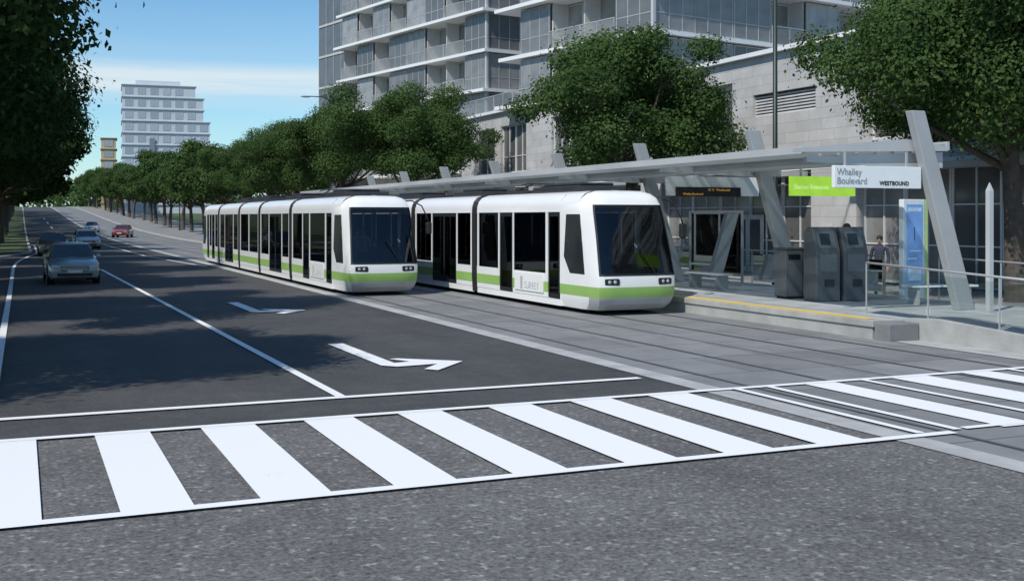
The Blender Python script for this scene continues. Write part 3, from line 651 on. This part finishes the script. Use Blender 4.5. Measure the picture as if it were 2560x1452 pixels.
# ------------------------------------------------------------------ cars
M_cgl=mat('car_window_glass',(.03,.04,.042),.08,0,var=.2,spec=.8)
M_plate=mat('licence_plate',(.6,.6,.6),.5); M_red=mat('tail_lamp_red',(.35,.01,.01),.3); M_chrome=mat('chrome',(.5,.5,.5),.2,.9)
def build_car(label,pm,loc,rz=0,group='cars on the road',tall=1.0):
    T=thing('car',label,'car',loc,rz,group)
    st=[(-2.33,.66,.36,.60,.63),(-2.28,.80,.26,.70,.74),(-2.05,.88,.20,.76,.82),(-1.6,.91,.20,.84,.90),(-1.0,.92,.20,.90,.98),(0,.92,.20,.93,1.0),(1.2,.92,.20,.96,1.02),(1.75,.90,.20,.97,1.03),(2.15,.86,.24,.93,.97),(2.32,.76,.36,.86,.89)]
    b=MB(); rg=[]
    for y,w,zb,zs,zt in st:
        h=[(w*.90,zb),(w*.985,zb+.12),(w,(zb+zs)/2),(w*.985,zs-.08),(w*.93,zs),(w*.6,zt-.01),(0,zt)]
        rg.append([(x,y,z) for x,z in h]+[(-x,y,z) for x,z in h[:-1][::-1]])
    b.loft(rg); o=b.obj('body',pm,T,smooth=True); o.data.set_sharp_from_angle(angle=R(35))
    b=MB(); zt=1.44*tall
    G=[(-1.02,.80,.93,.93),(-.30,.66,.95,zt-.05),(-.05,.63,.95,zt),(.75,.62,.95,zt),(1.05,.64,.96,zt-.05),(1.72,.76,.98,.98)]
    rg=[]
    for y,w,z0,z1 in G:
        f=(z1-z0)/(zt-z0+1e-6)
        wt=w if f>.01 else .78
        rg.append([(-.82,y,z0),(-wt,y,z1),(-wt*.5,y,z1+.03*f),(wt*.5,y,z1+.03*f),(wt,y,z1),(.82,y,z0)])
    b.loft(rg); o=b.obj('cabin',pm,T,smooth=True); o.data.set_sharp_from_angle(angle=R(35))
    def pane(a,bb,c,d,name,inset=.06,off=.008,mt=M_cgl):
        a,bb,c,d=map(Vector,(a,bb,c,d)); ctr=(a+bb+c+d)/4; n=(bb-a).cross(d-a).normalized()
        if n.dot(ctr-Vector((0,.3,.9)))<0: n=-n
        q=[p+(ctr-p).normalized()*inset+n*off for p in (a,bb,c,d)]
        m_=MB(); m_.loft([[tuple(p) for p in q],[tuple(p-n*.004) for p in q]]); m_.obj(name,mt,T)
    pane((-.80,-1.02,.95),(.80,-1.02,.95),(.66,-.30,zt-.04),(-.66,-.30,zt-.04),'windshield',.05,.014)
    pane((-.78,1.72,1.0),(.78,1.72,1.0),(.64,1.05,zt-.04),(-.64,1.05,zt-.04),'rear_window',.05,.014)
    for s in (-1,1):
        pane((s*.82,-.85,.98),(s*.82,.33,.98),(s*.625,.33,zt-.03),(s*.655,-.28,zt-.07),'side_window',.05,.012)
        pane((s*.82,.37,.98),(s*.82,1.45,.98),(s*.635,1.0,zt-.07),(s*.62,.37,zt-.03),'side_window',.05,.012)
        b=MB(); b.prism([(s*.50,.60),(s*.80,.62),(s*.80,.74),(s*.52,.71)],'y',-2.31,-2.1); b.obj('headlight',M_lamp,T,bevel=.015)
        b=MB(); b.prism([(s*.52,.72),(s*.78,.74),(s*.78,.86),(s*.52,.86)],'y',2.2,2.32); b.obj('tail_light',M_red,T)
        b=MB(); b.box(min(s*.86,s*1.02),max(s*.86,s*1.02),-.78,-.66,.96,1.08); b.obj('wing_mirror',pm,T,bevel=.02)
        b=MB(); b.box(min(s*.918,s*.928),max(s*.918,s*.928),.1,.25,.80,.83); b.obj('door_handle',M_chrome,T)
        for y in (-1.42,1.42):
            b=MB(); b.disc((s*.80,y,.33),'x',.33,.24,22,0); b.disc((s*.815,y,.33),'x',.21,.24,16,1); b.disc((s*.815,y,.33),'x',.06,.26,10,0); b.obj('wheel',[M_blk,M_chrome],T)
            b=MB(); b.disc((s*.80,y,.36),'x',.40,.235+.012,22,0); b.obj('wheel_arch',M_blk,T)
    b=MB(); b.box(-.48,.48,-2.345,-2.25,.50,.66,0)
    for i in range(3): b.box(-.46,.46,-2.352,-2.346,.53+i*.045,.545+i*.045,1)
    b.obj('grille',[M_blk,M_chrome],T)
    b=MB(); b.box(-.6,.6,-2.345,-2.2,.30,.42,0); b.obj('lower_intake',M_blk,T)
    b=MB(); b.box(-.26,.26,-2.362,-2.348,.43,.54); b.obj('licence_plate',M_plate,T)
    return T
def cpaint(n,c): return mat(n,c,.3,.1,var=.03,coat=.7)
build_car('blue-grey saloon car driving in the near lane',cpaint('paint_slate',(.27,.31,.325)),(1.78,47.0,.02),R(1.5),tall=1.02)
build_car('brown car following the saloon car',cpaint('paint_brown',(.26,.16,.11)),(1.95,80,.02),0)
build_car('silver car driving in the second lane',cpaint('paint_silver',(.50,.54,.58)),(4.75,96,.02),R(3))
build_car('red parked car with dark windows near tracks',cpaint('paint_red',(.36,.03,.035)),(11.0,140,.04+hz(140)),R(-14))
build_car('pale grey car far along the road',cpaint('paint_pale',(.40,.42,.44)),(9.0,165,.03+hz(165)),R(-4))

# ------------------------------------------------------------------ trees
def leafquads(name,V,m):
    n=len(V); me=bpy.data.meshes.new(name); me.vertices.add(n*4); me.vertices.foreach_set('co',V.reshape(-1))
    me.loops.add(n*4); me.loops.foreach_set('vertex_index',np.arange(n*4,dtype=np.int32))
    me.polygons.add(n); me.polygons.foreach_set('loop_start',np.arange(0,n*4,4,dtype=np.int32)); me.polygons.foreach_set('loop_total',np.full(n,4,dtype=np.int32))
    me.update(calc_edges=True); me.materials.append(m); return me
def crown_mesh(name,r,z0,z1,nb,nl,size,m,seed):
    rs=np.random.RandomState(seed); cz=(z0+z1)/2; hh=(z1-z0)/2
    cs=[]
    while len(cs)<nb:
        d=rs.normal(size=3); d/=np.linalg.norm(d); rad=rs.uniform(.35,.88)
        c=d*rad*np.array([r,r,hh]); 
        if c[2]<-.62*hh: continue
        if c[2]<0: c[:2]*=1.08
        br=rs.uniform(.15,.32)*r*(1.2-.45*rad); cs.append((c,br))
    w=np.array([b_**2 for _,b_ in cs]); w/=w.sum(); idx=rs.choice(nb,nl,p=w)
    C_=np.array([c for c,_ in cs])[idx]; B_=np.array([b_ for _,b_ in cs])[idx]
    D=rs.normal(size=(nl,3)); D/=np.linalg.norm(D,axis=1)[:,None]; D[:,2]*=.72
    rad=rs.uniform(.45,1.0,nl)**.6*(1+.2*rs.normal(size=nl))
    Pn=C_+D*(B_*rad)[:,None]; Pn[:,2]+=cz
    keep=Pn[:,2]>z0-.3; Pn=Pn[keep]; D=D[keep]; n=len(Pn)
    nn=D*1.1+rs.normal(size=(n,3))*.45+np.array([0,0,.35]); nn/=np.linalg.norm(nn,axis=1)[:,None]
    t=np.cross(nn,rs.normal(size=(n,3))); t/=np.linalg.norm(t,axis=1)[:,None]; bt=np.cross(nn,t)
    s=(size*rs.uniform(.55,1.25,n))[:,None]
    V=np.empty((n,4,3)); V[:,0]=Pn-t*s*.8; V[:,1]=Pn+bt*s*.5+nn*s*.12; V[:,2]=Pn+t*s*.8; V[:,3]=Pn-bt*s*.5+nn*s*.12
    me=leafquads(name,V,m)
    return me,[(c+np.array([0,0,cz]),b_) for c,b_ in cs]
def tree_proto(r,z0,z1,nb,nl,size,m,seed,tr=.26):
    me,cs=crown_mesh('crown',r,z0,z1,nb,nl,size,m,seed)
    b=MB(); rs=random.Random(seed); fz=z0+.25*(z1-z0)-.6
    lean=(rs.uniform(-.25,.25),rs.uniform(-.25,.25))
    b.tube([(0,0,-.05),(0,0,.25),(lean[0]*.3,lean[1]*.3,fz*.5),(lean[0],lean[1],fz),(lean[0]*1.2,lean[1]*1.2,z1-1.8)],[tr*1.5,tr*1.05,tr*.9,tr*.75,tr*.15],10)
    for c,br in cs[:16]:
        zs=fz*rs.uniform(.72,1.1); p0=Vector((lean[0],lean[1],zs)); c=Vector(c); 
        mid=p0.lerp(c,.5)+Vector((0,0,-.25)); b.tube([p0,mid,c],[tr*.42,tr*.25,tr*.07],7)
        for k in range(2):
            e=c+Vector((rs.uniform(-1,1),rs.uniform(-1,1),rs.uniform(-.3,1)))*br; b.tube([mid.lerp(c,.6),e],[tr*.12,.015],5)
    tm=b.obj('trunk',M_trunk,None,smooth=True); td=tm.data; bpy.data.objects.remove(tm)
    return td,me
PR=[tree_proto(4.9,3.7,10.6,50,86000,.092,M_leaf,s) for s in (11,12,13)]
PRD=[tree_proto(5.3,2.6,11.5,66,130000,.095,M_leaf_shaded,s) for s in (21,22)]
PF=[tree_proto(5.6,2.2,11.3,28,18000,.20,M_leaf,s) for s in (31,32)]
PFD=[tree_proto(5.6,2.0,11.3,28,17000,.21,M_leaf_shaded,s) for s in (33,34)]
def tree(proto,x,y,s=1,rz=0,label='leafy green street tree beside the tram stop',group='street trees',sz=None):
    td,cm=proto; T=thing('tree',label,'tree',(x,y,hz(y)),rz,group); T.scale=(s,s,sz or s)
    a=bpy.data.objects.new('trunk',td); col.objects.link(a); a.parent=T
    c=bpy.data.objects.new('crown',cm); col.objects.link(c); c.parent=T; return T
big=tree_proto(6.1,3.9,12.5,64,140000,.09,M_leaf,14,.30)
tree(big,25.5,23.4,.96,0,'large spreading tree with thick trunk behind the stop')
tree(PR[0],22.2,39.2,1.08,.5,'rounded leafy tree rising behind the canopy',sz=.97)
tree(PR[1],22.3,66.5,1.08,1.7,'rounded leafy tree in front of the tower')
tree(PR[2],22.3,83,1.14,.4); 
y=97; k=0
while y<430:
    tree((PR[k%3] if y<125 else PF[k%2]),22.0+random.uniform(-.6,.6),y,random.uniform(1.04,1.2),k*1.3,'leafy green tree in the long street row'); y+=12.5; k+=1
tree(PRD[0],-4.1,18.4,1.0,.3,'shade-toned leafy tree overhanging the near kerb','verge trees')
tree(PRD[1],-3.7,30.0,1.13,2.1,'shade-toned leafy tree leaning over the lane','verge trees',sz=1.2)
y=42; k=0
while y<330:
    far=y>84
    tree(PRD[k%2] if y<80 else PFD[k%2],(-1.9 if far else -3.7)+random.uniform(-.3,.3),y,random.uniform(1.12,1.25) if far else random.uniform(1.14,1.24),k*1.9+.5,'shade-toned leafy tree in the grass verge','verge trees'); y+=12.0; k+=1
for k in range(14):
    tree(PFD[k%2],-17+random.uniform(-2,2),34+k*15,1.3,k*2.3,'tall shade-toned tree behind the verge','verge trees')
# distant wood
rs=np.random.RandomState(5); n=42000
px=np.concatenate([rs.uniform(-260,-14,n//2),rs.uniform(-14,330,n-n//2)]); py=rs.uniform(470,560,n); 
top=7+3.2*np.sin(px*.11)+2.0*np.sin(px*.31+1)+1.5*np.sin(px*.77); pz=rs.uniform(0,1,n)**.7*top
rdm=(np.abs(px-4)<9)&(py<520); px,py,pz=px[~rdm],py[~rdm],pz[~rdm]; n=len(px)
D=rs.normal(size=(n,3)); D/=np.linalg.norm(D,axis=1)[:,None]; t=np.cross(D,rs.normal(size=(n,3))); t/=np.linalg.norm(t,axis=1)[:,None]; bt=np.cross(D,t)
Pn=np.stack([px,py,pz+6.2],1); V=np.stack([Pn-t*1.1,Pn+bt*.7,Pn+t*1.1,Pn-bt*.7],1)
me=leafquads('distant_wood',V,M_leaf)
o=bpy.data.objects.new('distant_wood',me); col.objects.link(o); tag(o,'far-off mass of green trees closing the street','wood',kind='stuff')

# ------------------------------------------------------------------ buildings
def winmesh(w,h,mg,mf,nv=1,nh=1,fw=.06,dep=.08):
    b=MB(); b.box(-w/2+fw,w/2-fw,-.02,.02,fw,h-fw,0)
    b.box(-w/2,w/2,-dep/2,dep/2,0,fw-.001,1); b.box(-w/2,w/2,-dep/2,dep/2,h-fw+.001,h,1)
    b.box(-w/2,-w/2+fw-.001,-dep/2,dep/2,fw,h-fw,1); b.box(w/2-fw+.001,w/2,-dep/2,dep/2,fw,h-fw,1)
    for i in range(1,nv+1):
        x=-w/2+w*i/(nv+1); b.box(x-.025,x+.025,-dep/2-.004,-.021,fw,h-fw,1)
    for i in range(1,nh+1):
        z=h*(.34 if nh==1 else i/(nh+1)); b.box(-w/2+fw,w/2-fw,-dep/2+.003,-.021,z-.025,z+.025,1)
    o=b.obj('window',[mg,mf]); me=o.data; bpy.data.objects.remove(o); return me
def addm(name,me,parent,loc,rz=0,scale=None):
    o=bpy.data.objects.new(name,me); col.objects.link(o); o.parent=parent; o.location=loc; o.rotation_euler=(0,0,rz)
    if scale: o.scale=scale
    return o
W29=winmesh(2.92,2.66,M_bg,M_frame,2,1); W29b=winmesh(2.92,2.66,M_bg,M_framel,1,1)
M_rg=frosted('balcony_glass',(.50,.51,.51),.50,(.8,.82,.82))
def railmesh(w):
    b=MB(); b.box(-w/2,w/2,-.025,.025,1.02,1.07,1); b.face([(-w/2+.03,0,.06),(w/2-.03,0,.06),(w/2-.03,0,1.0),(-w/2+.03,0,1.0)],0)
    for x in (-w/2+.02,0,w/2-.02): b.box(x-.02,x+.02,-.02,.02,0,1.019,1)
    o=b.obj('balcony_railing',[M_rg,M_frame]); me=o.data; bpy.data.objects.remove(o); return me
RM=railmesh(3.0)
def apartment(label,corner,rz,z0,nf,LA,LB,nA,nB,first=0,pat='fbfbbffb',fh=3.0):
    T=thing('apartment_building',label,'building',(corner[0],corner[1],z0),rz)
    b=MB(); b.box(1.5,LB-.2,1.5,LA-.2,0,nf*fh+.6,0); b.obj('wall',M_core,T)
    for i in range(nf+1):
        z=i*fh; b=MB()
        e=.25 if i%2 else .55
        b.box(-e,LB,-e*.8,1.49,z-.11,z+.11); b.box(-e,1.49,1.492,LA,z-.11,z+.11); b.obj('floor_slab',M_slab,T)
    for i in range(first,nf):
        z=i*fh+.16
        for j in range(nA):
            yc=.1+1.5+j*3.0; f=pat[(j+(i//2))%len(pat)]=='f'
            if j==0: f=True
            addm('window',W29 if f else W29b,T,(.12 if f else 1.42,yc,z),R(-90))
            if not f: addm('balcony_railing',RM,T,(0.0,yc,i*fh+.112),R(-90))
        for j in range(nB):
            xc=.1+1.5+j*3.0; f=pat[(j+(i//2)+2)%len(pat)]=='f'
            if j==0: f=True
            addm('window',W29 if f else W29b,T,(xc+.14*(j==0),.12 if f else 1.42,z))
            if not f: addm('balcony_railing',RM,T,(xc,0,i*fh+.112),0)
    for j in range(1,nA+1):
        y=.1+j*3.0; b=MB(); b.box(.3,1.49,y-.06,y+.06,0,nf*fh); b.obj('dividing_wall',M_core,T)
    for j in range(1,nB+1):
        x=.1+j*3.0; b=MB(); b.box(x-.06,x+.06,.3,1.485,0,nf*fh); b.obj('dividing_wall',M_core,T)
    b=MB(); b.box(.02,.2,-.02,.16,0,nf*fh); b.obj('corner_column',M_core,T)
    return T
rot=R(11.5)
A=apartment('tall grey glass apartment tower with white balcony slabs',(32.0,78.6),rot,0,10,24.7,14,8,4,2)
b=MB(); b.box(1.2,13,24.75,31.2,0,45,0); b.obj('glazed_wing',M_core,A)
cw=MB()
for i in range(15):
    for j in range(4):
        y0=24.75+j*1.61; cw.box(1.12,1.195,y0+.05,y0+1.56,i*3+.25,i*3+2.9,0)
    cw.box(1.05,1.197,24.75,31.2,i*3-.04,i*3+.18,1)
for j in range(5): y0=24.75+j*1.61; cw.box(1.08,1.197,y0-.04 if j else y0,y0+.04,0,45,2)
cw.obj('curtain_wall',[M_bgd,M_core,M_frame],A)
Bd=apartment('grey glass apartment block with white slabs above podium',(30.4,51.5),rot,9.25,5,14,27,4,9,0,'fbbffbfb')
T=thing('podium_building','stone clad podium building with glazed shopfronts','building',(28.3,0,0))
b=MB(); b.box(.6,32,15,74,4.35,9.2,0); b.obj('interior_block',M_concd,T)
segs=[(15,17),(23,24.6),(33.2,35.8),(47,49),(60,62.5),(72,74)]
ops=[(18,22.6),(24.8,28.8),(29.4,32.6),(35.6,39.7),(41.2,46.4),(49.4,54.5),(55.4,59.4),(63,67),(68,71.4)]
b=MB()
b.box(0,.598,15,74,4.35,5.3); b.box(0,.598,15,74,8.3,9.2)
y=15
for a,c in ops: b.box(0,.598,y,a,5.301,8.299); y=c
b.box(0,.598,y,74,5.301,8.299)
b.box(0,.598,35.6,39.7,5.301,6.7); b.box(0,.598,35.6,39.7,7.62,8.299)
for a,c in segs: b.box(-.06,.598,a,c,.14,4.349)
b.obj('stone_wall',M_stone,T)
for a,c in ops:
    if a==35.6: continue
    span=c-a; n=max(1,round(span/2.4)); w=span/n; me=winmesh(w-.01,2.995,M_store,M_framel,1,1,.08,.14)
    for i in range(n): addm('window',me,T,(.25,a+w*(i+.5),5.302),R(-90))
b=MB(); b.box(.6,32,74.001,74.3,0,9.2); b.obj('end_wall',M_stone,T)
b=MB(); b.box(.6,32,14.7,14.999,0,9.2); b.obj('end_wall',M_stone,T)
b=MB()
for k in range(7): b.box(.15,.4,35.601,39.699,6.72+k*.125,6.78+k*.125)
b.box(.41,.59,35.601,39.699,6.70,7.62)
b.obj('louvre',M_framel,T)
b=MB(); b.box(-.25,.3,15,74.1,9.201,9.38); b.obj('cornice',M_slab,T)
b=MB(); b.box(-.07,-.001,15,74,4.36,4.5); b.obj('string_course',M_slab,T)
for y0,y1 in ((36,47),(49,60),(24.6,33.1)):
    b=MB(); b.box(-.9,-.061,y0,y1,4.1,4.3); b.obj('awning',M_steel2,T)
for y0 in np.arange(53,73,3.1):
    addm('roof_railing',RM,T,(.12,y0+1.5,9.381),R(-90),(1.03,1,1))
for (a0,c0),(a1,c1) in zip(segs[:-1],segs[1:]):
    span=a1-c0; n=max(1,round(span/2.4)); w=span/n
    me=winmesh(w-.02,4.15,M_store,M_framel,1,2,.09,.14)
    for i in range(n): addm('shopfront_window',me,T,(.35,c0+w*(i+.5),.16),R(-90))
for y0,y1 in ((39.3,40.3),(40.34,41.3)):
    b=MB(); b.box(.18,.27,y0,y1,.16,2.6,0); o=b.obj('door',[M_framel],T)
    b=MB(); b.box(.17,.179,y0+.14,y1-.14,.4,2.4,0); b.obj('door_glass',[M_store],o)
def fartower(label,x,y,w,d,nf,m,mg,rz,step=True):
    T=thing('distant_tower',label,'building',(x,y,hz(y)-1),rz); fh=3.05
    def xr(i): return w/2-(0 if (not step or i<nf-3) else (1.6 if i<nf-1 else 3.6))
    b=MB()
    for i in range(nf): b.box(-w/2+.8,xr(i)-.8,-d/2+.8,d/2,i*fh+.091,(i+1)*fh-.091,0)
    if step: b.box(-w/2+4,w/2-8,-d/2+3,d/2-1,nf*fh+.151,nf*fh+1.4,0)
    b.obj('wall',m,T)
    nb=max(1,int((w-1.6)//2.9)); bw=(w-1.6)/nb; wm=winmesh(bw*.62,1.9,mg,m,1,0,.05,.1); na=max(1,int((d-.8)//4)); aw=(d-.8)/na; wa=winmesh(aw*.6,1.9,mg,m,1,0,.05,.1)
    for i in range(nf+1):
        b=MB(); b.box(-w/2+.5,xr(max(0,i-1))-.45,-d/2+.5,d/2+.1,i*fh-.09,i*fh+.09); 
        b.obj('floor_slab',m,T)
        if i<nf and i>1:
            for j in range(nb):
                xc=-w/2+.8+bw*(j+.5)
                if xc+bw*.36<xr(i)-.8: addm('window',wm,T,(xc,-d/2+.76,i*fh+.7))
            if i>3 and na>1:
                for j in range(min(na,3)): addm('window',wa,T,(-w/2+.76,-d/2+.8+aw*(j+.5),i*fh+.7),R(-90))
    return T
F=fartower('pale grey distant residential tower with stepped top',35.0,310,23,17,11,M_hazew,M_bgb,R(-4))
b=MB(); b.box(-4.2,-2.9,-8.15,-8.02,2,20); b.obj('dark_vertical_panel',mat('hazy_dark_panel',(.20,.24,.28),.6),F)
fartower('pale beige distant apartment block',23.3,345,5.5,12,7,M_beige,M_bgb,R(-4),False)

# ------------------------------------------------------------------ street lamps
def lamp(x,y,label,h=10.8):
    T=thing('street_lamp',label,'street lamp',(x,y,.14+hz(y)),0,'street lamps')
    g=mat('lamp_pole_dark_green',(.03,.045,.04),.45,.3)
    b=MB(); b.tube([(0,0,0),(0,0,1.0),(0,0,h-.6)],[.11,.085,.06],12); b.disc((0,0,.1),'z',.18,.2,12); b.obj('pole',g,T,smooth=True)
    b=MB(); b.tube([(0,0,h-.62),(-.35,0,h-.12),(-1.0,0,h+.18),(-2.0,0,h+.2)],[.055,.045,.04,.035],8); b.obj('arm',g,T,smooth=True)
    b=MB(); b.sphere((-2.3,0,h+.17),(.38,.14,.08)); b.obj('lamp_head',M_steel2,T,smooth=True)
lamp(21.8,29.4,'tall dark green lamp pole behind the canopy',12.5)
lamp(21.2,81,'street lamp with curved arm above the trees',10.9)
lamp(21.2,125,'street lamp with curved arm above the trees',10.0)
lamp(21.2,170,'street lamp with curved arm above the trees',10.0)

# ------------------------------------------------------------------ light & sky
E=R(49); hx,hy=.87,.49
d=Vector((hx*math.cos(E),hy*math.cos(E),-math.sin(E)))
sl=bpy.data.lights.new('sun','SUN'); sl.energy=3.9; sl.angle=R(.7); sl.color=(1,.96,.90)
so=bpy.data.objects.new('sun',sl); col.objects.link(so); so.rotation_euler=d.to_track_quat('-Z','Y').to_euler()
w=bpy.data.worlds.new('World'); sc.world=w; w.use_nodes=True; nt=w.node_tree; L=nt.links; nt.nodes.clear()
o=N(nt,'ShaderNodeOutputWorld'); bg=N(nt,'ShaderNodeBackground'); bg.inputs['Strength'].default_value=.15
sky=N(nt,'ShaderNodeTexSky'); sky.sky_type='NISHITA'; sky.sun_disc=False; sky.sun_elevation=E; sky.sun_rotation=math.atan2(-hx,-hy)%(2*math.pi)
sky.air_density=1.0; sky.dust_density=.1; sky.ozone_density=1.0
tint=N(nt,'ShaderNodeVectorMath',operation='MULTIPLY'); tint.inputs[1].default_value=(.52,.75,.88); L.new(sky.outputs[0],tint.inputs[0])
co=N(nt,'ShaderNodeTexCoord'); sp=N(nt,'ShaderNodeSeparateXYZ'); L.new(co.outputs['Generated'],sp.inputs[0])
mp=N(nt,'ShaderNodeMapping'); mp.inputs['Scale'].default_value=(1.1,1.1,20); L.new(co.outputs['Generated'],mp.inputs[0])
no=N(nt,'ShaderNodeTexNoise',Scale=2.4,Detail=6,Roughness=.55); L.new(mp.outputs[0],no.inputs['Vector'])
c1=N(nt,'ShaderNodeMapRange',interpolation_type='SMOOTHSTEP'); c1.inputs['From Min'].default_value=.22; c1.inputs['From Max'].default_value=.52; L.new(no.outputs['Fac'],c1.inputs['Value'])
c2=N(nt,'ShaderNodeValToRGB'); r_=c2.color_ramp; r_.elements[0].position=0; r_.elements[0].color=(.6,.6,.6,1); r_.elements[1].position=.30; r_.elements[1].color=(0,0,0,1)
for p,v in ((.05,.2),(.088,.05),(.098,.3),(.110,1),(.121,.9),(.133,.15),(.18,.0)):
    e=r_.elements.new(p); e.color=(v,v,v,1)
L.new(sp.outputs['Z'],c2.inputs[0])
mu=N(nt,'ShaderNodeMath',operation='MULTIPLY'); L.new(c1.outputs[0],mu.inputs[0]); L.new(c2.outputs[0],mu.inputs[1])
mx=N(nt,'ShaderNodeMix',data_type='RGBA'); L.new(mu.outputs[0],mx.inputs['Factor']); L.new(tint.outputs[0],mx.inputs['A']); mx.inputs['B'].default_value=(4.8,5.5,5.9,1)
L.new(mx.outputs['Result'],bg.inputs[0]); L.new(bg.outputs[0],o.inputs[0])
# ------------------------------------------------------------------ camera
cd=bpy.data.cameras.new('camera'); cd.lens=39.8; cd.sensor_width=36; cd.clip_end=3000; cd.clip_start=.1; cd.shift_y=-183/2560
cam=bpy.data.objects.new('camera',cd); col.objects.link(cam); cam.location=(0,0,2.5); cam.rotation_euler=(R(90),0,R(-23.47)); sc.camera=cam
sc.view_settings.view_transform='Standard'; sc.view_settings.look='None'; sc.view_settings.exposure=0
